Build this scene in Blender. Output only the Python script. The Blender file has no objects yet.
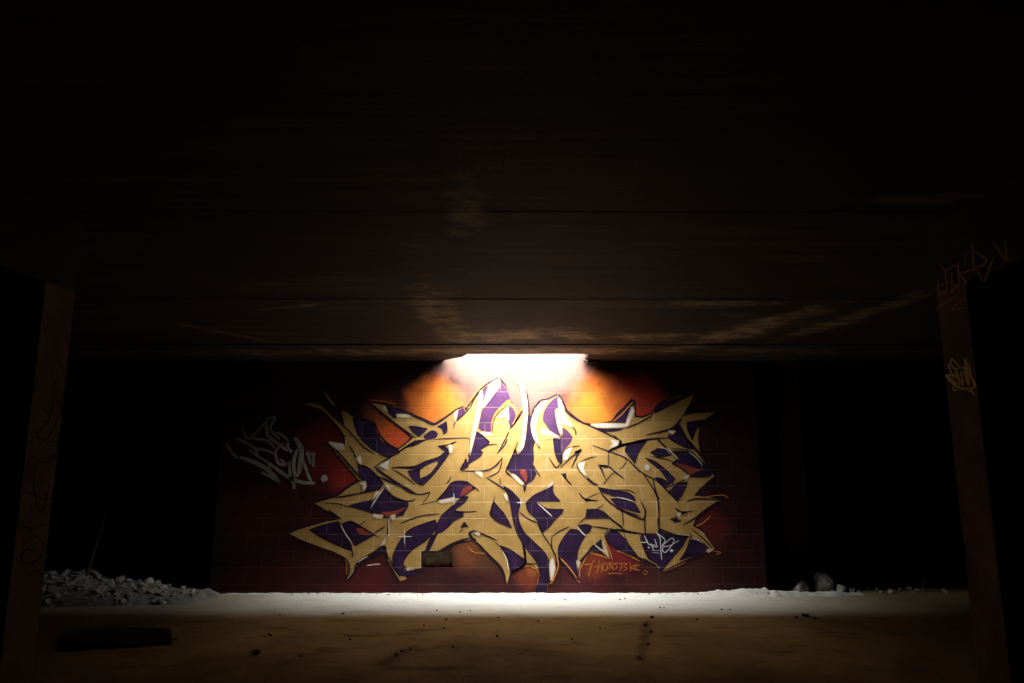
import bpy, bmesh, math, random
from mathutils import Vector, noise
from mathutils.geometry import delaunay_2d_cdt

# ------------------------------------------------------------------ camera, sky, exposure
S = bpy.context.scene
COL = S.collection
PITCH, F, CX, CY, CAMZ = math.radians(9.7), 683.0, 512.0, 341.5, 1.64
cd = bpy.data.cameras.new('camera')
cd.sensor_width = 36.0
cd.lens = 36.0 * F / 1024.0
cam = bpy.data.objects.new('camera', cd)
cam.location = (0, 0, CAMZ)
cam.rotation_euler = (math.pi / 2 + PITCH, 0, 0)
COL.objects.link(cam)
S.camera = cam

SKY_STRENGTH = 132.0
SKY_COLOR = (1.0, 0.97, 0.92, 1)
w = bpy.data.worlds.new('overcast_sky')
S.world = w
w.use_nodes = True
# overcast sky: brightest overhead, dimmer towards the horizon where the surroundings stand
_wt = w.node_tree
_wt.nodes['Background'].inputs[0].default_value = SKY_COLOR
_g = _wt.nodes.new('ShaderNodeTexCoord'); _s = _wt.nodes.new('ShaderNodeSeparateXYZ'); _r = _wt.nodes.new('ShaderNodeMapRange')
_wt.links.new(_g.outputs['Generated'], _s.inputs[0]); _wt.links.new(_s.outputs[2], _r.inputs[0])
_r.inputs[1].default_value, _r.inputs[2].default_value = 0.25, 0.97
_r.inputs[3].default_value, _r.inputs[4].default_value = SKY_STRENGTH * 0.04, SKY_STRENGTH
_wt.links.new(_r.outputs[0], _wt.nodes['Background'].inputs[1])

S.view_settings.view_transform = 'Standard'
S.view_settings.look = 'None'
S.view_settings.exposure = 0.0
S.view_settings.gamma = 1.0
S.view_settings.use_curve_mapping = False
S.cycles.use_denoising = True
S.cycles.max_bounces = 10
S.cycles.diffuse_bounces = 6

WALL_Y, CEIL_Z = 8.8, 2.89
HOLE_F = 8.2152          # front edge of the broken opening
# daylight sampling through the opening in the ceiling
pl = bpy.data.lights.new('skylight_opening', 'AREA')
pl.shape = 'RECTANGLE'
pl.size, pl.size_y = 2.2, 1.0
pl.cycles.is_portal = True
po = bpy.data.objects.new('skylight_opening', pl)
po.location = (0.03, 8.42, 3.10)
COL.objects.link(po)

# ------------------------------------------------------------------ pixel -> place
def ray(x, y):
    a, b = (x - CX) / F, (CY - y) / F
    return Vector((a, math.cos(PITCH) - b * math.sin(PITCH), math.sin(PITCH) + b * math.cos(PITCH)))
def on_wall(x, y):
    r = ray(x, y); t = WALL_Y / r.y
    return (r.x * t, CAMZ + r.z * t)
def on_floor(x, y, z=0.0):
    r = ray(x, y); t = (z - CAMZ) / r.z
    return (r.x * t, r.y * t)
def on_side(x, y, X):
    r = ray(x, y); t = X / r.x
    return (r.y * t, CAMZ + r.z * t)

# ------------------------------------------------------------------ materials
class NT:
    def __init__(self, name):
        self.m = bpy.data.materials.new(name)
        self.m.use_nodes = True
        self.t = self.m.node_tree
        self.b = self.t.nodes['Principled BSDF']
        self.b.inputs['Roughness'].default_value = 0.85
        self.b.inputs['Specular IOR Level'].default_value = 0.25
    def n(self, kind, **kw):
        q = self.t.nodes.new(kind)
        for k, v in kw.items():
            setattr(q, k, v)
        return q
    def put(self, sock, v):
        if hasattr(v, 'is_linked'):
            self.t.links.new(v, sock)
        elif isinstance(v, tuple) and len(v) == 3 and sock.type == 'RGBA':
            sock.default_value = (*v, 1)
        else:
            sock.default_value = v
    def math(self, op, a, b=0.0, c=0.0):
        q = self.n('ShaderNodeMath', operation=op)
        for s, v in zip(q.inputs, (a, b, c)):
            self.put(s, v)
        return q.outputs[0]
    def mix(self, f, a, b, blend='MIX'):
        q = self.n('ShaderNodeMix', data_type='RGBA', blend_type=blend)
        self.put(q.inputs[0], f); self.put(q.inputs[6], a); self.put(q.inputs[7], b)
        return q.outputs[2]
    def ramp(self, v, lo, hi, smooth=True):
        q = self.n('ShaderNodeMapRange')
        if smooth: q.interpolation_type = 'SMOOTHSTEP'
        self.put(q.inputs[0], v); q.inputs[1].default_value = lo; q.inputs[2].default_value = hi
        return q.outputs[0]
    def pos(self):
        if not hasattr(self, '_p'):
            g = self.n('ShaderNodeNewGeometry')
            s = self.n('ShaderNodeSeparateXYZ')
            self.t.links.new(g.outputs['Position'], s.inputs[0])
            self._p = (g.outputs['Position'], *s.outputs)
        return self._p
    def obj(self):
        return self.n('ShaderNodeTexCoord').outputs['Object']
    def noise(self, scale, detail=4, rough=0.55, vec=None, stretch=None):
        v = vec if vec is not None else self.pos()[0]
        if stretch:
            mp = self.n('ShaderNodeMapping'); mp.inputs['Scale'].default_value = stretch
            self.t.links.new(v, mp.inputs[0]); v = mp.outputs[0]
        q = self.n('ShaderNodeTexNoise')
        q.inputs['Scale'].default_value = scale
        q.inputs['Detail'].default_value = detail
        q.inputs['Roughness'].default_value = rough
        self.t.links.new(v, q.inputs['Vector'])
        return q.outputs[0]
    def bump(self, h, strength, dist, prev=None):
        q = self.n('ShaderNodeBump')
        q.inputs['Strength'].default_value = strength
        q.inputs['Distance'].default_value = dist
        self.put(q.inputs['Height'], h)
        if prev is not None: self.t.links.new(prev, q.inputs['Normal'])
        return q.outputs[0]
    def out(self, col, normal=None, rough=None):
        self.put(self.b.inputs['Base Color'], col)
        if normal is not None: self.t.links.new(normal, self.b.inputs['Normal'])
        if rough is not None: self.b.inputs['Roughness'].default_value = rough
        return self.m

ROW, BLK = 0.1978, 0.393
def block_joints(k):
    """distance to the nearest joint of the running-bond blockwork, in metres"""
    _, X, Y, Z = k.pos()
    v = k.math('DIVIDE', k.math('SUBTRACT', Z, 0.1125), ROW)
    row = k.math('FLOOR', v)
    odd = k.math('FLOORED_MODULO', row, 2.0)
    u = k.math('ADD', k.math('DIVIDE', k.math('SUBTRACT', X, 1.0295), BLK), k.math('MULTIPLY', odd, 0.5))
    def d(q, s):
        fr = k.math('FRACT', q)
        return k.math('MULTIPLY', k.math('SUBTRACT', 0.5, k.math('ABSOLUTE', k.math('SUBTRACT', fr, 0.5))), s)
    return k.math('MINIMUM', d(u, BLK), d(v, ROW))
def blockwork(k, col, mortar=(0.50, 0.42, 0.30), amount=0.40):
    d = block_joints(k)
    g = k.ramp(d, 0.001, 0.006)
    j = k.math('MULTIPLY', k.math('SUBTRACT', 1.0, k.ramp(d, 0.002, 0.005)),
               k.math('MULTIPLY', k.ramp(k.noise(1.6, 3), 0.35, 0.65), amount))
    c = k.mix(j, col, mortar)
    nrm = k.bump(g, 0.45, 0.005)
    nrm = k.bump(k.noise(120, 3), 0.25, 0.004, nrm)
    return k.out(c, nrm)

def blob(k, col, px, py, r, target, wob, soft=0.45, amount=1.0):
    """a sprayed cloud of colour centred on the wall at photo position px,py, radius r pixels"""
    _, X, Y, Z = k.pos()
    x, z = on_wall(px, py)
    rr = r / 77.0
    dx, dz = k.math('SUBTRACT', X, x), k.math('SUBTRACT', Z, z)
    d = k.math('SQRT', k.math('ADD', k.math('MULTIPLY', dx, dx), k.math('MULTIPLY', dz, dz)))
    d = k.math('ADD', d, k.math('MULTIPLY', wob, rr * 0.9))
    f = k.math('SUBTRACT', 1.0, k.ramp(d, rr * (1 - soft), rr * (1 + soft)))
    if amount != 1.0: f = k.math('MULTIPLY', f, amount)
    return k.mix(f, col, target)

OR, YE, RE, PE = (0.62, 0.145, 0.018), (0.75, 0.29, 0.032), (0.40, 0.035, 0.018), (0.22, 0.135, 0.11)
def m_painted_wall(name):
    k = NT(name)
    n1 = k.noise(1.3, 5, 0.6)
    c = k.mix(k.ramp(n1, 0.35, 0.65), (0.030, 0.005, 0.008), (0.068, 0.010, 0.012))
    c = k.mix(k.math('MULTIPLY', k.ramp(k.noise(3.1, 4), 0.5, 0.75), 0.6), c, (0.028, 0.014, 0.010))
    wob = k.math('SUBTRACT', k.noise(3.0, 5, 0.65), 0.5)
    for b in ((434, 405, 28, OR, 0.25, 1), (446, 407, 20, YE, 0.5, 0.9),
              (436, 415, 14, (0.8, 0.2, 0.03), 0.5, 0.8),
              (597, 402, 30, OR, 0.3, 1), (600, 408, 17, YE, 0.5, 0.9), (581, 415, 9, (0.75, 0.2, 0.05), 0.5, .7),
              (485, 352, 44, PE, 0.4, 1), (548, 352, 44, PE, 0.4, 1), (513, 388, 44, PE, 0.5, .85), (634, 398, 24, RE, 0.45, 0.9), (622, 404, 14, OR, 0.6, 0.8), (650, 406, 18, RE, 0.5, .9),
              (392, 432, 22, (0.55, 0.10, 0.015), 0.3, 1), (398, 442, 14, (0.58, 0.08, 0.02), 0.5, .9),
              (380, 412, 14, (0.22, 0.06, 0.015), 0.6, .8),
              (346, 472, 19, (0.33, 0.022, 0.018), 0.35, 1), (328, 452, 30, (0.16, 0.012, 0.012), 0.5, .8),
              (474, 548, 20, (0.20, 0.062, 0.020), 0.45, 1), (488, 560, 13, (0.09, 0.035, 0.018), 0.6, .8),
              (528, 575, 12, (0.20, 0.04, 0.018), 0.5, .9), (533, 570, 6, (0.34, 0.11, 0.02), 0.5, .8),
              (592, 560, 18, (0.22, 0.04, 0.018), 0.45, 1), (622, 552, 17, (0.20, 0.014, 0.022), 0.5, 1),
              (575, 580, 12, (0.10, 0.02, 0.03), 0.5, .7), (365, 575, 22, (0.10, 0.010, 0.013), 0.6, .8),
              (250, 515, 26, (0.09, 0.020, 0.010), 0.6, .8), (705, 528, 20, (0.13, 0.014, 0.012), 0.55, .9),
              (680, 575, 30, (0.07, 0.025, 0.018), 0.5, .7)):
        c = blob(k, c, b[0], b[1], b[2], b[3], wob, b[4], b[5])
    # loose spray strokes in the clouds
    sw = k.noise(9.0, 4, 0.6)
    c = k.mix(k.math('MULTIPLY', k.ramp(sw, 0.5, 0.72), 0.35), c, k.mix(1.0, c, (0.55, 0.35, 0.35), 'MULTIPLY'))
    return blockwork(k, c, (0.20, 0.12, 0.08), 0.25)
def m_paint(name, a, b, amount=0.4, scale=6.0):
    k = NT(name)
    c = k.mix(k.ramp(k.noise(scale, 4), 0.35, 0.68), a, b)
    return blockwork(k, c, (0.72, 0.60, 0.42), amount)
def m_plain(name, a, b, scale=6.0, rough=0.85, bs=0.4, bd=0.01, bscale=30, objc=False):
    k = NT(name)
    v = k.obj() if objc else None
    c = k.mix(k.ramp(k.noise(scale, 5, vec=v), 0.35, 0.68), a, b)
    return k.out(c, k.bump(k.noise(bscale, 5, vec=v), bs, bd), rough)

M = {}
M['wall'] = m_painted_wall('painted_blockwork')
M['gold'] = m_paint('gold_spray_paint', (0.44, 0.265, 0.075), (0.53, 0.33, 0.105), 0.75)
M['purple'] = m_paint('purple_spray_paint', (0.014, 0.0035, 0.026), (0.034, 0.008, 0.058), 0.15, 4)
M['violet'] = m_paint('violet_spray_paint', (0.050, 0.018, 0.070), (0.10, 0.032, 0.105), 0.2, 4)
M['dark'] = m_paint('black_violet_outline_paint', (0.014, 0.005, 0.014), (0.024, 0.008, 0.024), 0.15)
M['white'] = m_paint('white_spray_paint', (0.78, 0.74, 0.70), (0.66, 0.62, 0.58), 0.2)
M['cream'] = m_paint('cream_spray_paint', (0.66, 0.48, 0.24), (0.56, 0.40, 0.18), 0.3)
M['red'] = m_paint('red_spray_paint', (0.30, 0.05, 0.025), (0.20, 0.03, 0.025), 0.2)
M['flame'] = m_paint('orange_line_paint', (0.72, 0.26, 0.05), (0.55, 0.17, 0.03), 0.2)
M['grey_tag'] = m_paint('grey_white_tag_paint', (0.48, 0.46, 0.42), (0.32, 0.30, 0.28), 0.1)
M['tag_white'] = m_paint('white_marker_paint', (0.72, 0.72, 0.78), (0.62, 0.62, 0.68), 0.05)
M['tag_orange'] = m_paint('orange_marker_paint', (0.62, 0.20, 0.025), (0.50, 0.14, 0.02), 0.05)
M['tag_yellow'] = m_plain('yellow_tag_paint', (0.98, 0.80, 0.34), (0.97, 0.74, 0.28))
M['tag_brown'] = m_plain('red_brown_tag_paint', (0.55, 0.24, 0.15), (0.42, 0.18, 0.11))
M['tag_black'] = m_plain('black_tag_paint', (0.012, 0.009, 0.010), (0.02, 0.014, 0.014))
M['overspray'] = m_plain('ochre_overspray', (0.16, 0.10, 0.03), (0.10, 0.06, 0.025))
M['pillar'] = m_plain('stained_pillar_concrete', (0.17, 0.105, 0.075), (0.10, 0.055, 0.042), 5, 0.9, 0.5, 0.01, 24)
M['dark_wall'] = m_plain('sooty_concrete', (0.016, 0.013, 0.012), (0.024, 0.019, 0.017), 2)
M['chunk'] = m_plain('broken_concrete', (0.36, 0.36, 0.33), (0.20, 0.19, 0.17), 9, 0.9, 0.6, 0.02, 20, True)
M['gravel'] = m_plain('rubble_dust', (0.20, 0.19, 0.18), (0.10, 0.09, 0.085), 14, 0.95, 0.8, 0.03, 25)
M['pebble'] = m_plain('dark_stone', (0.10, 0.08, 0.065), (0.05, 0.04, 0.035), 20, 0.9, 0.5, 0.01, 40, True)
M['dust'] = m_plain('plaster_dust', (0.46, 0.46, 0.43), (0.34, 0.33, 0.31), 8, 0.95, 0.6, 0.01, 60)
M['slab'] = m_plain('dark_wet_board', (0.020, 0.020, 0.022), (0.035, 0.033, 0.033), 3, 0.6)
M['recess'] = m_plain('broken_block_core', (0.20, 0.14, 0.09), (0.12, 0.08, 0.05), 12, 0.9, 0.6, 0.01, 40)
M['rod'] = m_plain('rusty_steel', (0.06, 0.05, 0.045), (0.04, 0.03, 0.025), 10, 0.7)

def m_ceiling():
    k = NT('stained_shuttered_concrete')
    _, X, Y, Z = k.pos()
    board = k.noise(1.0, 4, 0.6, stretch=(0.5, 7.0, 1.0))
    pat = k.noise(0.85, 5, 0.62, stretch=(0.8, 1.3, 1.0))
    c = k.mix(k.ramp(board, 0.3, 0.7), (0.022, 0.011, 0.009), (0.036, 0.018, 0.013))
    light = k.math('MULTIPLY', k.ramp(pat, 0.50, 0.62), k.ramp(board, 0.38, 0.58))
    c = k.mix(k.math('MULTIPLY', light, 0.75), c, (0.075, 0.052, 0.031))
    c = k.mix(k.math('MULTIPLY', k.ramp(k.noise(14, 4), 0.5, 0.75), 0.5), c, (0.035, 0.02, 0.016))
    # pale bare patches where the soot has come away
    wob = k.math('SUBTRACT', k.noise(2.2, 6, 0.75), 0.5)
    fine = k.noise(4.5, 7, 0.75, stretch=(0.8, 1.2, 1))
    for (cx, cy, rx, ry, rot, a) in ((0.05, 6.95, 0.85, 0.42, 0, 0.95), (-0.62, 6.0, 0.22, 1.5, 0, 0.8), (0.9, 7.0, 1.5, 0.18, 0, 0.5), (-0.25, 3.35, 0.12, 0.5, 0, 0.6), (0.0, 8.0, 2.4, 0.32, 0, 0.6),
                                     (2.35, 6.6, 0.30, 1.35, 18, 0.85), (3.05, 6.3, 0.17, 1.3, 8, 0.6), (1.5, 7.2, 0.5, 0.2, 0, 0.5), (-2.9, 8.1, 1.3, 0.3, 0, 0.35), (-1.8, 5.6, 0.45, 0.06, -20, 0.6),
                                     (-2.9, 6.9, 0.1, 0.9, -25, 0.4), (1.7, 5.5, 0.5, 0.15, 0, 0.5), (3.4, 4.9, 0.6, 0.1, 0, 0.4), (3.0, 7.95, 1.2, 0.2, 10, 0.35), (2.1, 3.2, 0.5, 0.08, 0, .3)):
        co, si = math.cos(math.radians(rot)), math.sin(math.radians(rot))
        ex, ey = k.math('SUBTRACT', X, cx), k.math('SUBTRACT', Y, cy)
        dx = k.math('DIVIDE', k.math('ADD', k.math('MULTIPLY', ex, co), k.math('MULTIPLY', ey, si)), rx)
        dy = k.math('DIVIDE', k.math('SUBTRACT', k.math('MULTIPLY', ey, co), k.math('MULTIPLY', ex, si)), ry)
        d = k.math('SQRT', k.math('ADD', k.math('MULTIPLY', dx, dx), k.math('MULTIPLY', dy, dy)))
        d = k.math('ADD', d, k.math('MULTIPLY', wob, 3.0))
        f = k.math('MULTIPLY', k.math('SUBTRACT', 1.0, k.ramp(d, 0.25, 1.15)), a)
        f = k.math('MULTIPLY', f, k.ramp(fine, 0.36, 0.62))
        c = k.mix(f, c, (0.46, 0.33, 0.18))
    nrm = k.bump(board, 0.5, 0.02)
    return k.out(c, k.bump(k.noise(60, 3), 0.3, 0.006, nrm), 0.8)
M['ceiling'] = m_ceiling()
def m_floor():
    k = NT('dusty_concrete_floor')
    _, X, Y, Z = k.pos()
    n1 = k.noise(0.9, 6, 0.62)
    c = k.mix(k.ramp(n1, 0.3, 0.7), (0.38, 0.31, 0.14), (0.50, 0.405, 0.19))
    floor_shade = k.math('SUBTRACT', 1.0, k.ramp(k.math('ADD', Y, k.math('MULTIPLY', k.math('SUBTRACT', n1, 0.5), 3.0)), 4.8, 7.2))  # shade towards the front and far sides, painted into the floor colour
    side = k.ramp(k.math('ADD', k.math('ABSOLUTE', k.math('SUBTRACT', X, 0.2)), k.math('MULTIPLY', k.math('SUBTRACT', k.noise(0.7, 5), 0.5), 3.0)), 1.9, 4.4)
    floor_shade = k.math('MAXIMUM', floor_shade, side)
    c = k.mix(k.math('MULTIPLY', floor_shade, 0.85), c, (0.085, 0.052, 0.028))
    # plaster dust at the wall foot, the daylit strip painted into its pale band
    wob = k.math('SUBTRACT', k.noise(1.8, 5, 0.6), 0.5)
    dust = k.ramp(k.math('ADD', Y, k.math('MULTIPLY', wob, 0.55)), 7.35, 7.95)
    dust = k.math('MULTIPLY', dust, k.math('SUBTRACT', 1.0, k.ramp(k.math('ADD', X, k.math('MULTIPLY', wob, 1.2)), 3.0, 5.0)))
    dust = k.math('MULTIPLY', dust, k.math('SUBTRACT', 1.0, k.math('MULTIPLY', side, 0.72)))  # sideways fall-off of the daylight, painted into the band
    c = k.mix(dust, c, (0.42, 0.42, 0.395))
    dirt = k.ramp(k.noise(2.6, 6, 0.72, stretch=(0.55, 1.5, 1)), 0.52, 0.68)
    dirt = k.math('MULTIPLY', dirt, k.math('SUBTRACT', 1.0, k.math('MULTIPLY', dust, 0.7)))
    c = k.mix(k.math('MULTIPLY', dirt, 0.7), c, (0.10, 0.07, 0.045))
    speck = k.ramp(k.noise(34, 2, 0.5), 0.66, 0.72)
    c = k.mix(k.math('MULTIPLY', speck, 0.6), c, (0.07, 0.05, 0.035))
    for (x0, y0, x1, y1, r, a) in ((648, 622, 640, 660, 5, 0.6), (412, 648, 385, 664, 7, 0.6), (452, 646, 420, 650, 5, 0.5),
                                   (350, 636, 420, 634, 4, 0.35), (390, 668, 450, 668, 6, .5)):
        ax, ay = on_floor(x0, y0); bx, by = on_floor(x1, y1)
        L2 = (bx - ax) ** 2 + (by - ay) ** 2
        px, py = k.math('SUBTRACT', X, ax), k.math('SUBTRACT', Y, ay)
        t = k.math('DIVIDE', k.math('ADD', k.math('MULTIPLY', px, bx - ax), k.math('MULTIPLY', py, by - ay)), L2)
        t = k.math('MINIMUM', k.math('MAXIMUM', t, 0.0), 1.0)
        ex = k.math('SUBTRACT', px, k.math('MULTIPLY', t, bx - ax)); ey = k.math('SUBTRACT', py, k.math('MULTIPLY', t, by - ay))
        d = k.math('SQRT', k.math('ADD', k.math('MULTIPLY', ex, ex), k.math('MULTIPLY', ey, ey)))
        d = k.math('ADD', d, k.math('MULTIPLY', k.math('SUBTRACT', k.noise(9, 4, .7), 0.5), 0.22))
        f = k.math('MULTIPLY', k.math('SUBTRACT', 1.0, k.ramp(d, 0.0, r / 60)), a)
        c = k.mix(f, c, (0.06, 0.045, 0.03))
    nrm = k.bump(k.noise(2.2, 5), 0.5, 0.05)
    return k.out(c, k.bump(k.noise(45, 4), 0.5, 0.012, nrm), 0.9)
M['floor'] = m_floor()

# ------------------------------------------------------------------ mesh helpers
def obj(name, bm, mat, parent=None, smooth=False):
    me = bpy.data.meshes.new(name)
    bmesh.ops.recalc_face_normals(bm, faces=bm.faces[:])
    bm.to_mesh(me); bm.free()
    me.materials.append(mat)
    if smooth:
        for p in me.polygons: p.use_smooth = True
    o = bpy.data.objects.new(name, me)
    COL.objects.link(o)
    if parent: o.parent = parent
    return o
def tag(o, label=None, cat=None, group=None, kind=None):
    if label: o['label'] = label
    if cat: o['category'] = cat
    if group: o['group'] = group
    if kind: o['kind'] = kind
    return o
def thing(name, label, cat, loc=(0, 0, 0), group=None):
    o = bpy.data.objects.new(name, None)
    o.empty_display_size = 0.2
    o.location = loc
    COL.objects.link(o)
    return tag(o, label, cat, group, 'thing')
def box(bm, x0, x1, y0, y1, z0, z1):
    v = [bm.verts.new(p) for p in ((x0, y0, z0), (x1, y0, z0), (x1, y1, z0), (x0, y1, z0), (x0, y0, z1), (x1, y0, z1), (x1, y1, z1), (x0, y1, z1))]
    for f in ((0, 3, 2, 1), (4, 5, 6, 7), (0, 1, 5, 4), (1, 2, 6, 5), (2, 3, 7, 6), (3, 0, 4, 7)):
        bm.faces.new([v[i] for i in f])
def prism(bm, outline, z0, z1):
    a = [bm.verts.new((x, y, z0)) for x, y in outline]
    b = [bm.verts.new((x, y, z1)) for x, y in outline]
    n = len(outline)
    bm.faces.new(a[::-1]); bm.faces.new(b)
    for i in range(n):
        bm.faces.new((a[i], a[(i + 1) % n], b[(i + 1) % n], b[i]))

def curve_closed(pts, corner=50):
    n = len(pts)
    P = [Vector(p) for p in pts]
    def sharp(i):
        a, b = P[i] - P[i - 1], P[(i + 1) % n] - P[i]
        if a.length < 1e-6 or b.length < 1e-6: return True
        return a.angle(b) > math.radians(corner)
    sh = [sharp(i) for i in range(n)]
    out = []
    for i in range(n):
        p1, p2 = P[i], P[(i + 1) % n]
        L = (p2 - p1).length
        def tan(j):
            if sh[j]: return p2 - p1
            t = P[(j + 1) % n] - P[j - 1]
            return t.normalized() * L if t.length > 0 else p2 - p1
        m1, m2 = tan(i), tan((i + 1) % n)
        for s in range(4):
            t = s / 4
            out.append((2*t**3 - 3*t*t + 1) * p1 + (t**3 - 2*t*t + t) * m1 + (-2*t**3 + 3*t*t) * p2 + (t**3 - t*t) * m2)
    return out
def curve_open(pts, steps=5):
    P = [Vector(p) for p in pts]
    if len(P) == 2: return [P[0].lerp(P[1], i / 6) for i in range(7)]
    out = []
    for i in range(len(P) - 1):
        p0, p1, p2 = P[max(i - 1, 0)], P[i], P[i + 1]
        p3 = P[min(i + 2, len(P) - 1)]
        for s in range(steps):
            t = s / steps
            out.append(0.5 * (2 * p1 + (p2 - p0) * t + (2 * p0 - 5 * p1 + 4 * p2 - p3) * t * t + (3 * p1 - p0 - 3 * p2 + p3) * t ** 3))
    out.append(P[-1])
    return out
def wall_map(layer):
    def f(p):
        x, z = on_wall(p[0], p[1])
        return (x, WALL_Y - 0.0008 - layer * 0.0006, z)
    return f
def side_map(X, off):
    def f(p):
        y, z = on_side(p[0], p[1], X)
        return (X - math.copysign(off, X), y, z)
    return f
def poly(bm, pts, mp, smooth=True):
    q = curve_closed(pts) if smooth else [Vector(p) for p in pts]
    n = len(q)
    vs, _, fs, *_ = delaunay_2d_cdt([Vector((p[0], p[1])) for p in q], [], [list(range(n))], 1, 1e-4)
    bv = [bm.verts.new(mp(p)) for p in vs]
    for f in fs:
        try: bm.faces.new([bv[i] for i in f])
        except ValueError: pass
def ribbon(bm, pts, width, mp, taper=0.35):
    q = curve_open(pts)
    n = len(q)
    L, R = [], []
    for i, p in enumerate(q):
        d = q[min(i + 1, n - 1)] - q[max(i - 1, 0)]
        d = d.normalized() if d.length > 1e-9 else Vector((1, 0))
        nn = Vector((-d.y, d.x))
        t = i / (n - 1)
        e = min(t, 1 - t) * 2
        ww = width * 0.5 * (taper + (1 - taper) * min(1, e * 2.2))
        L.append(bm.verts.new(mp(p + nn * ww))); R.append(bm.verts.new(mp(p - nn * ww)))
    for i in range(n - 1):
        bm.faces.new((L[i], L[i + 1], R[i + 1], R[i]))
def disc(bm, p, r, mp, n=12, j=0.0, rnd=random.Random(3)):
    bm.faces.new([bm.verts.new(mp((p[0] + r * (1 + rnd.uniform(-j, j)) * math.cos(a * 2 * math.pi / n), p[1] + r * (1 + rnd.uniform(-j, j)) * math.sin(a * 2 * math.pi / n)))) for a in range(n)])

# ------------------------------------------------------------------ the setting
XL, XR, YB, YN = -7.5, 7.5, 13.0, -5.0
WX0, WX1 = -3.72, 3.14           # ends of the painted wall
bm = bmesh.new()
box(bm, XL - 0.3, XR + 0.3, YN - 0.3, YB + 0.3, -0.3, 0.0)
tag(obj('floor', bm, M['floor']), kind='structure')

# ceiling: shuttered strips with a narrow open joint between them, one broken through at the wall
bm = bmesh.new()
edges = [YN, -2.4, 0.6, 3.369, 5.339, 6.142, 7.545]
rnd = random.Random(5)
for a, b in zip(edges[:-1], edges[1:]):
    dz = rnd.uniform(-0.004, 0.010)
    box(bm, XL, XR, a + 0.008, b - 0.008, CEIL_Z + dz, CEIL_Z + 0.10)
hole = [(0.975, WALL_Y), (0.965, 8.70), (0.93, 8.62), (0.945, 8.45), (0.92, HOLE_F), (0.50, HOLE_F - 0.012), (0.10, HOLE_F + 0.008), (-0.28, HOLE_F - 0.006), (-0.547, HOLE_F),
        (-0.575, 8.33), (-0.60, 8.36), (-0.627, 8.482), (-0.72, 8.56), (-0.80, 8.66), (-0.86, 8.72), (-0.89, WALL_Y)]
prism(bm, [(XL, 7.553), (XR, 7.553), (XR, WALL_Y)] + hole + [(XL, WALL_Y)], CEIL_Z, CEIL_Z + 0.10)
# slab over the strips
prism(bm, [(XL, YN), (XR, YN), (XR, WALL_Y)] + hole + [(XL, WALL_Y)], CEIL_Z + 0.10, CEIL_Z + 0.20)
box(bm, XL, XR, WALL_Y + 0.2, YB, CEIL_Z, CEIL_Z + 0.2)
for a, b in ((XL, WX0), (WX1, XR)):
    box(bm, a, b, WALL_Y, WALL_Y + 0.2, CEIL_Z - 0.02, CEIL_Z + 0.2)
# crumbled edge hanging at the right end of the opening
for (x, y, z, r) in ((1.02, 8.72, CEIL_Z - 0.015, 0.055), (0.97, 8.76, CEIL_Z - 0.0, 0.04), (1.08, 8.74, CEIL_Z - 0.005, 0.045)):
    g = bmesh.ops.create_icosphere(bm, subdivisions=2, radius=r)
    for v in g['verts']:
        v.co *= 1 + 0.5 * noise.noise(v.co * 30 + Vector((x * 9, 0, 0)))
        v.co = Vector((v.co.x * 1.2 + x, v.co.y + y, v.co.z * 0.8 + z))
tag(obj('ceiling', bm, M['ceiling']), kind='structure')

# the painted wall of blocks, with one block knocked out
hx0, hz1 = on_wall(421.2, 551.3); hx1, hz0 = on_wall(452.8, 567.8)
bm = bmesh.new()
T = 0.2
UP = 5.35
box(bm, WX0, hx0, WALL_Y, WALL_Y + T, 0, CEIL_Z + 0.2)
box(bm, hx1, WX1, WALL_Y, WALL_Y + T, 0, CEIL_Z + 0.2)
box(bm, hx0, hx1, WALL_Y, WALL_Y + T, 0, hz0)
box(bm, hx0, hx1, WALL_Y, WALL_Y + T, hz1, CEIL_Z + 0.2)
box(bm, -8, 8, WALL_Y, WALL_Y + T, CEIL_Z + 0.2, UP)
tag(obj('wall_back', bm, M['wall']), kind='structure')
bm = bmesh.new()
box(bm, 3.86, 4.22, 10.0, 10.4, 0, CEIL_Z)
tag(obj('wall_pier', bm, M['recess']), kind='structure')
bm = bmesh.new()
box(bm, hx0, hx1, WALL_Y + 0.06, WALL_Y + T, hz0, hz1)
tag(obj('wall_recess', bm, M['recess']), kind='structure')
# unseen wall added above the ceiling to keep low sky out of the opening
bm = bmesh.new()
box(bm, -6, 6, 7.40, 7.62, CEIL_Z + 0.2, CEIL_Z + 0.2 + 1.3)
tag(obj('wall_sky_block', bm, M['dark_wall']), kind='structure')

for nm, b in (('wall_far', (XL, XR, YB, YB + 0.2, 0, CEIL_Z + 0.2)), ('wall_left', (XL - 0.2, XL, YN, YB, 0, CEIL_Z + 0.2)),
              ('wall_right', (XR, XR + 0.2, YN, YB, 0, CEIL_Z + 0.2)), ('wall_front', (XL, XR, YN - 0.2, YN, 0, CEIL_Z + 0.2))):
    bm = bmesh.new(); box(bm, *b); tag(obj(nm, bm, M['dark_wall']), kind='structure')

# ------------------------------------------------------------------ the mural
VIEW = {'A': (288, 375), 'B': (288, 440), 'C': (288, 510), 'D': (400, 370), 'E': (400, 440), 'F': (400, 510),
        'G': (512, 370), 'H': (512, 440), 'I': (512, 510), 'J': (616, 375), 'K': (616, 440), 'L': (616, 510)}
def V(k, pts, s=8.0):
    if k is None: return list(pts)
    x, y = VIEW[k]
    return [(x + a / s, y + b / s) for a, b in pts]

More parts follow.
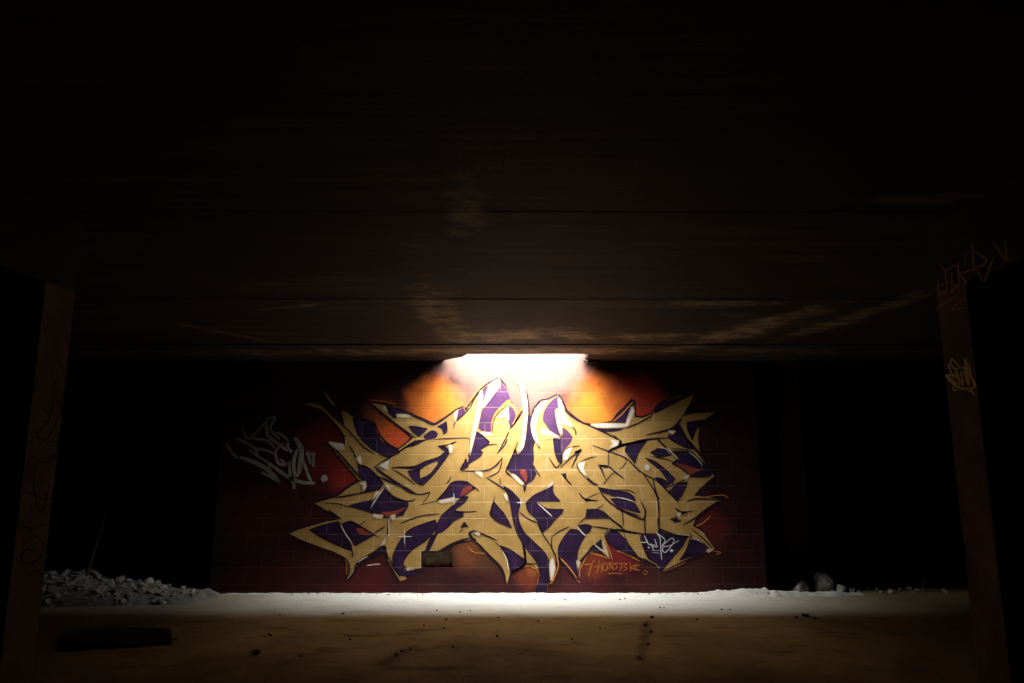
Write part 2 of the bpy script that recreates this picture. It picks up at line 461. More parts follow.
SIL = [(370.5,402.5),(384,405),(390,407),(397,409.5),(408,413.5),(423,420),(434.5,425),(446,418),(458,409.6),(464,407.5),(466,411),(475,397.5),(482,389.5),
 (488,384.5),(498.7,378.8),(504,385),(508,391.5),(511,402.5),(516,412),(521,402),(522,396),(519,384),(523,388),(526,394),(527.6,405),(528.5,417),(532,419),(534.5,409),
 (541,401),(548,400.2),(558,395.2),(562,401),(566,411),(577,420),(583,424),(589.5,425),(600,424.5),(612,422.5),(622,411),(633,399.5),(634,408),(634.7,417.5),
 (643,418),(653.5,413.5),(658.5,405),(668,400),(678.5,396),(695,394.5),(690.5,404),(684.5,414),(699,412.3),(716,411.5),(707,419),(699.5,426),(698,437.5),(699.5,452.5),
 (706,463),(714.5,476),(708,481),(700,488),(694,495.5),(706,497),(721,500),(708,509),(696,518.5),(693,526),(703,532),(714.5,548.7),(700,555),(686,560.5),(663.5,571.5),(655,564.5),(646,559),
 (638.5,557),(618,548.5),(610.7,542),(605,537),(609.8,558.5),(602,552),(594.5,545),(588,551),(580,560),(578,570),(577,581),(570,571),(558,556.5),(556.5,566),(549.5,580),
 (546.5,585),(544.2,593),(537.5,593),(539,580),(539,570),(534,566),(525.7,565),(518,569),(510,573),(507,584),(503.5,571),(499,565),(490,556),(482,546),(474,539),(465,541),(455,543),(440,550.8),(421.4,551),
 (421.2,568),(408,570),(406,577.8),(400,580.8),(394,571),(388,560),(385.5,548),(384,544),(371,553),(358,561),(354,573),(346,582),(348.5,572),(348.5,566),(343,556.5),(333,551),(323,548),(306,542),
 (289.5,533.7),(298,530),(309,526.5),(325,522),(341,519),(330.5,512.5),(314.5,503.2),(325,500.5),(336,497),(347,488),(359,480.5),(353,473),(346.2,465),(336,453),(328.5,442),(338,443),(345,446),
 (345,436),(337,425),(329,416),(321,409),(303,404),(312,403),(322,406),(331.5,416),(341,424),(345,429),(343.5,420),(341.5,411),(346,412),(351,416),(358,418),(374,423),(376,430),(380.5,437.5),(388,445),(398,450),
 (405,445),(413,438),(405,431),(395,422),(383,412.5)]
B_IN = []
PURPLE = [
 ('A', [(520,340),(600,350),(690,390),(700,440),(740,500),(800,560),(880,600),(890,625),(800,655),(720,622),(640,565),(580,505),(545,440)]),
 ('A', [(785,250),(860,270),(950,300),(985,318),(880,308),(860,345),(845,340),(805,300)]),
 ('D', [(70,452),(110,450),(215,470),(185,505),(150,533),(110,500)]),
 ('D', [(190,530),(245,490),(275,488),(300,510),(282,540),(210,556)]),
 ('D', [(300,455),(370,415),(376,480),(352,508),(330,465)]),
 ('D', [(60,612),(140,565),(200,562),(110,605)]),
 ('D', [(610,490),(680,545),(716,575),(700,600),(640,640),(662,660),(640,692),(545,752),(560,680),(585,590)]),
 ('E', [(485,240),(528,150),(545,210),(512,236)]),
 ('E', [(0,222),(120,208),(200,172),(315,132),(362,92),(306,48),(350,50),(386,75),(384,122),(330,200),(262,284),(185,362),(162,358),(164,310),(240,272),(310,185),(296,165),(210,200),(150,238),(110,232)]),
 ('E', [(65,248),(155,240),(160,355),(140,345),(100,310)]),
 ('E', [(305,472),(360,410),(420,338),(530,332),(572,360),(600,385),(520,440),(480,470),(430,470),(350,482)]),
 ('E', [(440,510),(500,455),(545,455),(520,495),(450,550),(445,568),(505,575),(505,612),(430,650),(380,700),(330,735),(282,752),(295,690),(330,610),(380,560)]),
 ('F', [(70,162),(160,120),(280,80),(296,120),(260,190),(200,250),(100,320),(35,400),(20,455),(60,480),(150,478),(200,490),(60,530),(-10,520),(-50,450),(-56,370),(-20,280),(30,210)]),
 ('F', [(252,212),(300,190),(245,300),(232,325),(203,325)]),
 ('F', [(515,95),(542,132),(488,138)]),
 ('E', [(752,495),(790,540),(840,600),(892,702),(800,665),(760,640),(728,592),(735,530)]),
 ('F', [(800,285),(870,310),(960,370),(1000,395),(990,440),(890,500),(868,430),(840,350)]),
 (None, [(503.7,486),(511,490.6),(518.7,498.7),(521.5,502.5),(518.5,510),(519,521),(524.5,532.5),(534.5,542.5),(544.5,552.5),(550,563.7),(550.7,577.5),(547.6,582),(544.5,592),(537.6,592),(539,580),(539,570),(535.7,561),(528,551),(520.7,540),(515.7,530),(512.6,517.5),(511,508),(508,496)]),
 ('H', [(120,-200),(132,-195),(158,-170),(160,-90),(182,0),(168,60),(172,150),(165,205),(192,270),(165,320),(120,350),(100,412),(85,350),(20,285),(-35,230),(-25,190),(5,130),(60,110),(82,60),(100,-20),(118,-90)]),
 ('G', [(330,548),(384,548),(385,640),(398,700),(392,752),(370,730),(345,670)]),
 ('H', [(120,490),(180,440),(260,400),(328,345),(330,420),(382,490),(260,490)]),
 ('H', [(110,500),(195,500),(270,545),(330,553),(412,555),(395,585),(340,640),(290,700),(242,740),(215,690),(200,640),(130,570)]),
 ('I', [(470,152),(540,168),(582,210),(540,290),(520,370),(520,470),(525,560),(460,480),(380,380),(372,300),(420,210)]),
 ('I', [(525,125),(600,115),(637,130),(620,170),(585,197)]),
 ('H', [(600,555),(700,560),(780,627),(590,627)]),
 ('I', [(785,165),(830,165),(900,230),(960,310),(1020,390),(850,320),(790,265),(745,215)]),
 ('I', [(670,272),(712,238),(720,310)]),
 ('I', [(610,325),(648,282),(722,338)]),
 ('H', [(690,380),(780,395),(920,420),(975,455),(985,490),(900,470),(740,425),(705,402)]),
 ('K', [(-42,470),(40,470),(80,480),(150,510),(192,580),(100,560),(10,525)]),
 ('K', [(100,40),(240,10),(180,100),(150,188),(120,150),(80,100),(75,72)]),
 ('K', [(275,100),(330,70),(400,65),(440,122),(330,132)]),
 ('K', [(235,145),(300,165),(390,230),(470,310),(450,345),(420,330),(360,250),(290,190)]),
 ('K', [(310,300),(370,310),(432,350),(390,387)]),
 ('K', [(420,412),(500,350),(572,338),(530,430),(490,492)]),
 ('K', [(450,90),(580,95),(640,130),(720,200),(775,265),(740,290),(600,290),(560,250),(450,190),(500,140)]),
 ('J', [(450,420),(505,400),(560,500),(620,590),(580,590),(470,540),(415,500),(440,450)]),
 ('J', [(570,380),(700,360),(640,430),(610,520),(570,430)]),
 ('J', [(345,240),(500,180),(620,152),(480,220),(310,305)]),
 ('G', [(800,422),(840,350),(970,240),(960,310),(920,400),(900,426)]),
 ('G', [(680,458),(900,455),(860,482),(740,490)]),
 ('L', [(200,190),(335,190),(345,140),(385,180),(570,215),(530,290),(450,385),(370,485),(325,430),(255,380)]),
 ('L', [(592,228),(680,250),(742,312),(660,352),(510,402),(560,320)]),
 ('C', [(172,160),(280,120),(400,92),(430,120),(470,200),(505,280),(515,330),(440,302),(300,232)]),
 ('C', [(430,112),(500,90),(600,140),(690,200),(600,250),(535,285),(480,200)]),
 ('B', [(480,530),(560,505),(640,488),(700,470),(770,388),(800,420),(850,462),(950,490),(962,520),(920,600),(800,622),(720,612),(680,590),(600,560)]),
 ('B', [(560,190),(640,220),(720,290),(762,350),(720,400),(620,412),(612,345),(575,290)]),
 ('C', [(560,450),(640,395),(760,300),(775,285),(782,320),(700,370),(600,430),(545,480)]),
]
VIOLET = [
 ('G', [(400,455),(440,480),(487,540),(470,580),(420,640),(395,700),(384,640),(385,555)]),
 ('D', [(660,312),(720,240),(762,160),(805,85),(860,170),(884,235),(850,255),(790,310),(752,370),(735,430),(730,490),(680,500),(625,470),(642,380)]),
 ('D', [(870,282),(900,300),(925,360),(905,430),(882,462),(865,400)]),
 ('D', [(458,325),(505,303),(525,325),(500,365),(445,412),(440,402)]),
 ('G', [(375,205),(376,300),(350,310),(350,350),(380,430),(396,532),(330,515),(270,440),(246,400),(262,320),(320,240)]),
 ('D', [(690,130),(650,168),(658,205),(662,290),(680,210),(720,120)]),
 ('D', [(965,180),(1000,200),(1010,290),(990,300),(1000,260)]),
]
GOLD_TONGUES = [
 ('D', [(640,500),(700,505),(750,520),(760,560),(720,600),(700,598),(715,575),(690,550)]),
 ('G', [(228,485),(262,478),(330,510),(382,545),(330,550),(250,560)]),
]
BG = [  # places where the background shows between the letters
 ('D', [(832,75),(915,105),(940,120),(975,200),(985,260),(960,345),(900,440),(885,465),(925,370),(922,320),(905,270),(884,238),(862,165)]),
]
DARK = [
 ('A', [(560,655),(640,590),(700,640),(720,660)]) if False else ('K', [(480,548),(530,570),(640,563),(520,602),(490,652),(430,632),(508,602)]),
 ('H', [(395,268),(432,265),(440,310),(470,345),(428,315)]),
 ('H', [(555,455),(600,470),(680,485),(590,492)]),
 ('H', [(690,195),(770,205),(760,225),(715,215),(740,270)]),
 ('G', [(790,500),(880,570),(870,600),(840,615),(858,575)]),
 ('H', [(500,90),(552,72),(530,110),(510,130)]),
 ('E', [(905,90),(925,60),(940,105),(925,125)]),
]
LINES = [
 ('A', [(440,400),(520,480),(600,570),(700,640)], 1.5), ('A', [(670,230),(760,310),(880,405),(1024,505)], 2.0), ('B', [(690,215),(830,130),(900,85),(1024,0)], 1.8),
 ('B', [(690,210),(760,270),(900,360),(1024,430)], 2.6), ('B', [(720,290),(830,340),(900,372)], 2), ('B', [(490,40),(520,90),(560,180)], 1.3), ('B', [(825,220),(1024,215)], 1.5),
 ('B', [(830,225),(960,310),(1020,362)], 1.1), ('B', [(770,340),(830,440),(950,490),(1024,470)], 1.5), ('B', [(480,535),(400,510),(250,500)], 0.9), ('B', [(380,462),(560,430),(700,400)], 1.6),
 ('B', [(330,15),(450,155),(590,315)], 2.2), ('B', [(590,315),(480,380),(385,455)], 1.8),
 ('E', [(0,370),(80,420),(180,435),(240,420),(180,512)], 1.3), ('E', [(330,480),(240,500),(160,520)], .8), ('E', [(0,668),(160,610),(320,590)], 1.2), ('E', [(410,290),(390,330),(370,350)], 1.2),
 ('E', [(310,50),(380,40),(450,15)], 1.3), ('E', [(490,248),(680,245),(760,210),(820,140)], 1.6), ('E', [(820,140),(790,250),(700,300)], 1.2), ('E', [(860,-10),(830,50),(775,110)], 1.3),
 ('E', [(945,10),(915,90),(875,190),(850,240),(870,275),(980,340),(1000,395)], 1.7), ('E', [(690,300),(830,390),(890,440)], 1.5), ('E', [(800,300),(805,360)], 1), ('E', [(760,450),(735,540),(722,590),(760,645)], 1.2),
 ('E', [(440,570),(530,575),(620,570)], 1.2), ('E', [(570,365),(600,380),(632,410)], 1.2), ('E', [(290,490),(345,430),(425,335)], 1.2), ('E', [(480,236),(530,150)], 1),
 ('F', [(570,175),(600,170),(700,210),(775,245)], 1.8), ('F', [(575,170),(558,190),(575,225),(610,240)], 3.0), ('F', [(590,240),(650,300),(720,370),(800,450),(835,520),(845,580)], 2.2),
 ('F', [(760,260),(850,330),(885,420),(880,500)], 1.0), ('F', [(505,150),(475,180)], 0.9), ('F', [(520,120),(552,142)], .9), ('F', [(975,260),(1000,330),(1000,400),(985,445),(890,502)], 2),
 ('F', [(320,325),(440,262),(560,225)], 2.4), ('F', [(420,300),(300,330)], 1.5),
 ('H', [(180,0),(205,40),(225,72)], 1.2), ('H', [(295,140),(350,218),(388,190)], 1.4), ('H', [(385,222),(500,115),(552,75),(520,130),(475,222)], 1.6), ('H', [(400,185),(405,110),(450,65),(540,45)], 1.3),
 ('H', [(170,200),(195,245),(225,292)], 1.3), ('H', [(395,270),(440,320),(480,365)], 1.3), ('H', [(640,40),(770,90),(900,140),(970,200),(1024,262)], 1.4), ('H', [(770,92),(890,40),(1024,10)], 2.2),
 ('H', [(770,90),(772,150),(770,222)], 1), ('H', [(522,185),(540,240),(640,340),(690,358)], 2.4), ('H', [(525,190),(600,150),(680,130)], 1), ('H', [(690,205),(720,250),(752,320)], 1.2), ('H', [(690,202),(770,212),(830,260),(900,312)], 1.6),
 ('H', [(720,360),(750,330),(790,280),(830,250)], .8), ('H', [(535,420),(580,470),(690,485)], 1.5), ('H', [(590,470),(700,420)], .9), ('H', [(700,400),(760,480),(880,560),(1024,608)], 1.8),
 ('H', [(740,508),(670,560),(590,620),(520,680)], 1), ('H', [(780,630),(830,660),(890,700)], 1.3), ('H', [(870,540),(885,600),(890,690)], 1.1), ('H', [(900,135),(910,180),(850,250)], .8),
 ('G', [(400,250),(430,330),(520,400),(620,445),(800,530),(870,590),(770,650)], 1.7), ('G', [(480,450),(510,490),(508,518)], 1.3), ('G', [(160,390),(185,320),(240,250),(290,240)], 1.2), ('G', [(150,400),(165,480),(200,570),(222,620)], 1.3),
 ('G', [(0,460),(70,360),(100,290)], 1.2), ('G', [(770,645),(870,600),(1024,570)], 1.5),
 ('D', [(0,345),(80,360),(180,400),(275,438),(380,370),(460,315)], 1.5), ('D', [(430,470),(440,420),(500,365),(560,300),(600,225),(650,165)], 1.4), ('D', [(270,555),(400,548),(552,548),(550,600)], 1.0),
 ('D', [(310,610),(380,600),(455,570)], 1.2), ('D', [(735,510),(745,420),(780,350),(880,262)], 1.1), ('D', [(870,480),(920,420),(975,320)], 1.3), ('D', [(870,492),(850,540),(780,670)], 1.4), ('D', [(630,500),(700,560),(712,590)], 1), ('D', [(640,620),(700,600),(780,595)], 1.2),
 ('D', [(0,650),(100,590),(200,560)], 1.2), ('D', [(340,520),(385,490)], .8),
 ('I', [(320,205),(318,300),(350,380),(345,480),(300,580)], 1.6), ('I', [(320,210),(380,170),(460,132)], 1.1), ('I', [(640,130),(830,160),(1024,190)], 1.6), ('I', [(720,0),(900,160),(1024,192)], 1.3), ('I', [(205,95),(245,190),(320,300)], 1.2),
 ('I', [(530,470),(560,400),(620,335)], 2.4), ('I', [(55,10),(130,70),(215,105)], 1.2), ('I', [(80,250),(110,400),(120,430),(205,430)], 1.8), ('I', [(0,505),(110,440)], 2),
 ('K', [(215,265),(290,380),(330,460),(342,560),(345,690)], 1.6), ('K', [(100,160),(220,270),(330,330),(430,430),(500,502)], 1.4), ('K', [(0,60),(130,25),(260,0)], 1.8), ('K', [(330,0),(430,90),(500,160)], 1.6),
 ('K', [(0,395),(110,405),(160,430)], .9), ('K', [(190,480),(232,560),(228,625),(200,632),(100,590),(0,545)], 2), ('K', [(232,620),(230,700),(235,760)], 1.3), ('K', [(430,630),(480,652),(520,640)], 1.5), ('K', [(560,500),(640,470),(830,480)], 1.3),
 ('K', [(560,-20),(640,80),(720,180),(790,285)], 2.2), ('K', [(270,130),(440,170),(600,300)], 1), ('K', [(590,300),(480,350),(400,385)], 1.2), ('K', [(830,480),(700,570),(640,620),(540,680)], 1.8), ('K', [(470,545),(520,580)], 1.6), ('K', [(290,300),(330,450),(350,465)], 1.4),
 ('J', [(0,580),(120,545),(250,515),(430,505)], 1.8), ('J', [(80,425),(200,375),(300,315)], 1.6), ('J', [(240,480),(430,435),(490,390),(525,345)], 2.2), ('J', [(330,510),(360,540),(430,610)], 1.6), ('J', [(530,330),(620,300),(770,295)], 1.4), ('J', [(540,320),(600,220),(625,165)], 1.2),
 ('J', [(500,400),(560,510),(660,610)], 1.5), ('J', [(800,300),(700,370),(640,430)], 1.3), ('J', [(440,590),(560,600),(640,640)], 1.2),
 ('L', [(0,150),(90,170),(235,195)], 1.6), ('L', [(335,60),(345,150)], 2.2), ('L', [(350,150),(480,200),(590,212)], 1.6), ('L', [(190,200),(210,270),(255,375),(325,430)], 1.5), ('L', [(380,490),(560,405),(780,315)], 1.8),
 ('L', [(590,180),(600,230),(560,330)], 1.2), ('L', [(600,150),(700,230),(775,310)], 1.4), ('L', [(60,180),(110,300),(190,390),(320,440)], 1.5),
 ('C', [(630,80),(520,160)], .9), ('C', [(800,50),(800,180),(775,270)], 1.6), ('C', [(500,85),(600,145),(735,225)], 1.6), ('C', [(690,185),(780,130)], 1.4), ('C', [(515,330),(515,380)], 1.4), ('C', [(170,160),(300,235),(480,315)], 1.6),
 ('C', [(20,205),(280,310),(440,375),(485,430),(490,500),(455,580)], 1.4), ('C', [(455,580),(530,500),(560,415),(780,285)], 1.6), ('C', [(220,500),(240,510)], .5), ('C', [(320,0),(430,75)], 2), ('C', [(785,290),(790,350),(840,450),(900,540)], 1.6),
]
WHITE = [
 ('D', [(650,165),(657,205),(637,330),(607,470),(575,600),(552,690),(585,480),(615,330),(632,220)]),
 ('D', [(790,75),(795,120),(745,190),(665,297),(690,210),(722,120)]),
 ('D', [(955,108),(985,122),(1002,200),(1015,300),(1008,420),(985,600),(950,660),(975,560),(990,420),(992,300),(972,160)]),
 ('D', [(437,345),(458,328),(442,412)]),
 ('D', [(640,498),(700,505),(745,515),(700,520)]), ('D', [(860,310),(865,400),(845,370),(790,380)]),
 ('G', [(160,425),(188,330),(240,262),(280,250),(222,340),(188,430),(192,520),(215,605),(172,520)]),
 ('G', [(374,222),(402,290),(425,370),(480,450),(400,425),(382,340)]), ('G', [(350,318),(385,400),(397,525),(368,430)]), ('G', [(228,485),(262,478),(380,543),(290,515),(238,510)]),
 ('G', [(790,558),(850,570),(842,598),(782,622),(812,590)]), ('G', [(630,437),(720,432),(910,434),(960,300),(972,330),(925,445),(880,455),(700,455)]),
 ('H', [(530,192),(580,175),(570,230),(600,300),(548,235)]), ('H', [(412,155),(428,92),(480,62),(455,110),(440,150)]), ('H', [(-10,270),(30,290),(90,350),(70,350)]), ('H', [(330,330),(320,355),(260,390)]),
 ('A', [(330,538),(440,555),(445,590),(395,590)]), ('A', [(868,318),(940,320),(990,335),(880,335)]), ('A', [(770,248),(790,290),(765,270)]),
 ('B', [(730,205),(822,160),(800,195),(805,240)]), ('B', [(548,150),(580,120),(585,190)]), ('B', [(575,350),(615,335),(622,370),(600,405),(608,360)]), ('B', [(768,345),(810,365),(815,405)]), ('B', [(715,410),(728,420),(670,475)]), ('B', [(680,598),(755,605),(745,625),(690,615)]), ('B', [(820,610),(855,600),(840,640)]),
 ('K', [(226,208),(252,194),(268,215),(262,240),(238,236)]), ('K', [(535,290),(582,285),(560,312)]), ('K', [(490,585),(515,590),(500,620)]), 
 ('L', [(725,320),(778,312),(740,335)]), ('I', [(325,380),(340,470),(315,560),(305,430)]), ('F', [(590,182),(630,185),(640,205)]), ('F', [(20,440),(50,465),(110,470),(60,478)]),
 ('I', [(520,400),(530,465),(540,420)]), ('E', [(390,40),(420,50),(405,110),(395,60)]), ('E', [(600,255),(650,260),(660,300),(620,270)]), ('E', [(830,420),(850,440),(860,500),(845,460)]),
 ('C', [(755,265),(790,200),(770,270),(720,290)]), ('I', [(780,150),(740,200),(770,165)]), ('J', [(420,450),(470,450),(450,470)]), ('E', [(310,490),(430,465),(440,485),(330,500)]),
]
WLINES = [
 ('H', [(205,505),(260,555),(322,612)], 1.1), ('A', [(285,130),(330,190),(370,245)], 1.4), ('C', [(420,112),(460,190),(510,260)], 1.0), ('B', [(770,385),(720,450),(660,545)], 1.1), ('K', [(410,60),(450,105),(500,155)], 1.0),
 ('K', [(0,455),(90,475),(150,495)], .9), ('I', [(520,130),(560,180),(590,205)], 1.2), ('I', [(665,280),(700,310),(740,335)], 1.0), ('C', [(630,445),(690,435),(740,432)], 1.0), ('C', [(800,60),(808,180),(790,220)], .7), ('F', [(820,330),(855,400),(870,490)], 1.0),
 ('D', [(985,200),(1000,300)], 1), ('K', [(580,95),(640,140),(690,200)], .9), ('I', [(720,240),(745,310),(770,375)], .9), ('L', [(590,230),(640,235),(700,265)], .8), ('C', [(555,420),(600,390),(640,370)], .8), ('K', [(340,60),(400,70),(430,110)], .8),
]
FLINES = [
 ('I', [(350,350),(440,440),(500,520),(540,580)], 1.5), ('I', [(620,340),(700,362),(790,392)], 1.1), ('I', [(735,215),(770,300),(805,400)], 1.1), ('I', [(840,325),(930,360),(1024,412)], 1.2), ('A', [(700,430),(740,505),(800,560),(872,597)], .9),
 ('D', [(735,510),(738,430),(765,350),(850,258),(885,240)], 2.0), ('D', [(900,435),(935,370),(925,320),(900,270)], 1.6), ('D', [(525,300),(600,190),(645,140),(700,95)], 1.3), ('D', [(960,120),(985,250),(955,350),(905,440)], 1.4), ('F', [(535,290),(600,340),(690,345)], .8),
 ('I', [(360,370),(370,450),(330,560),(300,590)], 1.0), ('I', [(540,540),(545,470),(610,350)], 1.1), ('I', [(0,505),(110,450),(190,470),(215,520),(200,600)], 1.0), ('A', [(650,200),(760,210),(860,230)], .8), ('C', [(900,565),(950,545)], 1.2), ('C', [(470,420),(470,520)], .8),
 ('L', [(800,355),(840,340),(780,330)], 1.0), ('L', [(640,130),(700,100),(760,40)], 1.3), ('J', [(640,170),(0,0)], .01) if False else ('G', [(800,420),(880,350),(975,245)], 1.0), ('L', [(380,495),(560,415)], .8), ('K', [(640,470),(840,440),(900,470)], 1.0),
]
RED = [('E', [(512,382),(580,365),(572,395),(510,440),(480,455),(490,420)]), ('H', [(75,230),(110,238),(122,300),(110,342),(85,300),(65,260)]),
       ('C', [(545,145),(600,150),(680,195),(610,200),(560,185)]), ('B', [(740,575),(840,570),(945,535),(880,590),(790,612)]), ('K', [(450,180),(560,200),(680,240),(600,275),(520,235)])]

mural = thing('graffiti_mural', 'large gold and purple wildstyle lettering sprayed across the red block wall', 'graffiti', (0, WALL_Y, 0))
def part(name, build, mat, label=None):
    b = bmesh.new(); build(b)
    for v in b.verts: v.co -= Vector((0, WALL_Y, 0))
    o = obj(name, b, mat, mural)
    if label: o['label'] = label
def polys(L, layer):
    def f(b):
        for k, p in L: poly(b, V(k, p), wall_map(layer))
    return f
def lines(L, layer, extra=1.0):
    def f(b):
        for k, p, wd in L: ribbon(b, V(k, p), wd * extra, wall_map(layer))
    return f
def outline(b):
    q = SIL + SIL[:1]
    for a, c in zip(q[:-1], q[1:]):
        ribbon(b, [a, c], 3.6, wall_map(0), 1.0)
part('outline', outline, M['dark'], 'black violet outer outline')
part('gold_fill', lambda b: poly(b, SIL, wall_map(1), False), M['gold'], 'gold letter fill')
for q in PURPLE: part('purple_fill', polys([q], 2), M['purple'])
for q in VIOLET: part('violet_fill', polys([q], 2), M['violet'], 'bright violet patch near the top of the lettering')
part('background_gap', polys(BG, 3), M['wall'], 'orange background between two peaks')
for q in GOLD_TONGUES: part('gold_fill', polys([q], 3.5), M['gold'])
for q in RED: part('red_accent', polys([q], 3), M['red'], 'small red accent')
def dk(b):
    polys(DARK, 4)(b); lines(LINES, 4)(b)
    for k, p in PURPLE:
        q = V(k, p)
        ribbon(b, [tuple(v) for v in curve_closed(q)] + [q[0]], 1.0, wall_map(4), 1.0)
part('letter_line', dk, M['dark'], 'thin black lines between the letters')
def cream(item):
    def f(b):
        q = V(*item)
        ribbon(b, [tuple(v) for v in curve_closed(q)] + [q[0]], 2.2, wall_map(4.6), 1.0)
    return f
for q in WHITE: part('cream_fade', cream(q), M['cream'], 'cream fade around a white highlight')
for q in WHITE: part('white_highlight', polys([q], 5), M['white'], 'white highlight')
for q in WLINES: part('white_line', lines([q], 5), M['white'], 'thin white glint line')
def star(x, y, r):
    def f(b):
        for a in (0, math.pi / 2):
            dx, dy = r * math.cos(a), r * math.sin(a)
            ribbon(b, [(x - dx, y - dy), (x, y), (x + dx, y + dy)], 0.8, wall_map(6), 0.1)
        disc(b, (x, y), 1.3, wall_map(5))
    return f
for q in ((521, 502.5, 4.5), (404.5, 536.5, 8), (454, 499, 6)):
    part('star_sparkle', star(*q), M['white'], 'white star sparkle')
for q in FLINES: part('flame_line', lines([q], 4), M['flame'], 'orange glow line')

def tag_from(name, label, strokes, origin, scale, mat, mp, dots=(), width=1.0):
    b = bmesh.new()
    for pts, wd in strokes:
        ribbon(b, [(origin[0] + x / scale, origin[1] + y / scale) for x, y in pts], wd / scale * width, mp, 0.6)
    for x, y, r in dots:
        disc(b, (origin[0] + x / scale, origin[1] + y / scale), r / scale, mp, 14, 0.15)
    return obj(name, b, mat)
o = tag_from('spray_tag', '', [([(30,280),(75,350),(120,400)], 20), ([(130,385),(240,425),(340,480),(430,575)], 26), ([(290,500),(360,530),(430,575)], 18), ([(360,440),(440,500),(520,550),(600,575),(690,580)], 22),
    ([(500,450),(510,540),(530,570),(535,625)], 20), ([(600,400),(640,520),(665,570)], 18), ([(635,340),(660,440)], 18), ([(680,350),(680,460)], 14), ([(540,240),(590,330),(580,450),(572,510)], 30), ([(572,510),(545,520),(532,430),(560,330)], 22),
    ([(460,280),(400,350),(420,430),(480,440),(520,380),(480,290)], 18), ([(330,110),(340,220),(420,290),(490,340)], 22), ([(330,110),(395,90),(360,180),(430,250)], 16), ([(150,160),(180,240),(260,250),(340,265),(400,330)], 16),
    ([(110,250),(200,290),(250,330),(262,385)], 18), ([(240,320),(340,340),(400,370)], 14), ([(200,330),(280,390),(370,440)], 14), ([(340,420),(360,470)], 12), ([(205,245),(270,190),(330,115)], 14), ([(400,200),(470,240),(500,300)], 14), ([(430,400),(500,440),(520,330)], 14), ([(620,365),(690,362)], 12)],
    (222, 405), 7.426, M['grey_tag'], wall_map(4), [(760, 545, 26)], 1.2)
tag(o, 'fat grey white spray scrawl on the dark wall left of the gold lettering', 'graffiti tag', kind='thing')
o = tag_from('signature_tag', '', [([(165,140),(225,260),(275,270),(290,350)], 14), ([(110,235),(190,235),(205,200)], 14), ([(255,250),(275,300),(300,270),(330,300),(350,290)], 11), ([(310,190),(340,290)], 12), ([(330,105),(380,170),(390,280),(405,470)], 13),
    ([(335,105),(450,205),(400,290)], 12), ([(410,290),(520,190),(570,190),(560,250),(500,330),(450,375),(420,350),(425,300),(520,280),(640,210)], 12), ([(280,350),(400,350)], 6), ([(270,375),(390,385)], 5)],
    (632, 525), 13.67, M['tag_white'], wall_map(6), [(228, 305, 12), (540, 350, 22), (318, 295, 9)])
tag(o, 'small white handwritten tag over the purple gap at lower right of the lettering', 'graffiti tag', kind='thing')
o = tag_from('signature_tag', '', [([(110,120),(200,110),(240,60)], 12), ([(215,90),(175,200),(160,275)], 12), ([(300,60),(280,200),(255,225)], 11), ([(230,150),(330,140)], 9), ([(330,90),(330,225)], 10), ([(395,90),(345,130),(350,190),(400,180),(400,110)], 10),
    ([(430,190),(430,90),(470,180),(470,70)], 10), ([(540,95),(490,110),(530,150),(480,195)], 10), ([(520,110),(650,105)], 10), ([(590,110),(560,210)], 10), ([(660,110),(610,140),(650,170),(600,210)], 10), ([(690,90),(700,210)], 10), ([(790,110),(700,160),(800,195)], 10),
    ([(830,120),(740,160),(820,200)], 10), ([(410,238),(500,232),(590,238)], 9), ([(860,215),(890,195),(915,225),(880,250),(860,220)], 8)],
    (576, 555), 12.8, M['tag_orange'], wall_map(6))
tag(o, 'orange handwritten signature on the red ground below the lettering', 'graffiti tag', kind='thing')

# ------------------------------------------------------------------ pillars and beams
def rough_box(x0, x1, y0, y1, z0, z1, seed, nz=24):
    b = bmesh.new()
    box(b, x0, x1, y0, y1, z0, z1)
    bmesh.ops.bevel(b, geom=[e for e in b.edges if abs((e.verts[0].co - e.verts[1].co).normalized().z) > 0.9], offset=0.012, segments=2, affect='EDGES')
    return b
PXR, PXL, PY0, PY1, BZ = 2.29, -2.357, 3.34, 3.60, 2.52
def pillar(X, label, sgn):
    t = thing('concrete_pillar', label, 'pillar', (X + sgn * 0.15, (PY0 + PY1) / 2, 0))
    b = rough_box(min(X, X + sgn * 0.30), max(X, X + sgn * 0.30), PY0, PY1, 0, BZ, 1)
    for v in b.verts: v.co -= t.location
    obj('shaft', b, M['pillar'], t)
    b = bmesh.new()      # rough mortar collar at the foot
    box(b, min(X, X + sgn * 0.30) - 0.03, max(X, X + sgn * 0.30) + 0.03, PY0 - 0.03, PY1 + 0.03, -0.01, 0.06)
    bmesh.ops.bevel(b, geom=b.edges[:], offset=0.012, segments=1, affect='EDGES')
    for v in b.verts: v.co -= t.location
    obj('foot', b, M['pillar'], t)
    return t
pr = pillar(PXR, 'square concrete pillar at right with a bright yellow tag', 1)
plf = pillar(PXL, 'square concrete pillar at left scrawled with black lines', -1)
def beam(X, sgn, label):
    b = bmesh.new()
    x0, x1 = min(X, X + sgn * 0.30), max(X, X + sgn * 0.30)
    prism(b, [(x0, YN), (x1, YN), (x1, PY1), (x0, PY1)], BZ, CEIL_Z + 0.02)
    o = obj('ceiling_beam', b, M['dark_wall'])
    tag(o, kind='structure')
beam(PXR, 1, ''); beam(PXL, -1, '')
def on_pillar(p, o, label=None):
    o.parent = p
    for v in o.data.vertices: v.co -= p.location
    if label: o['label'] = label
SR, SL = side_map(PXR, 0.002), side_map(PXL, 0.002)
on_pillar(pr, tag_from('tag_overspray', '', [([(100,50),(150,130),(220,140),(300,200)], 40), ([(170,210),(260,190),(310,230)], 16)], (936, 340), 10.67, M['overspray'], side_map(PXR, 0.0012)), 'faint ochre overspray above the yellow tag')
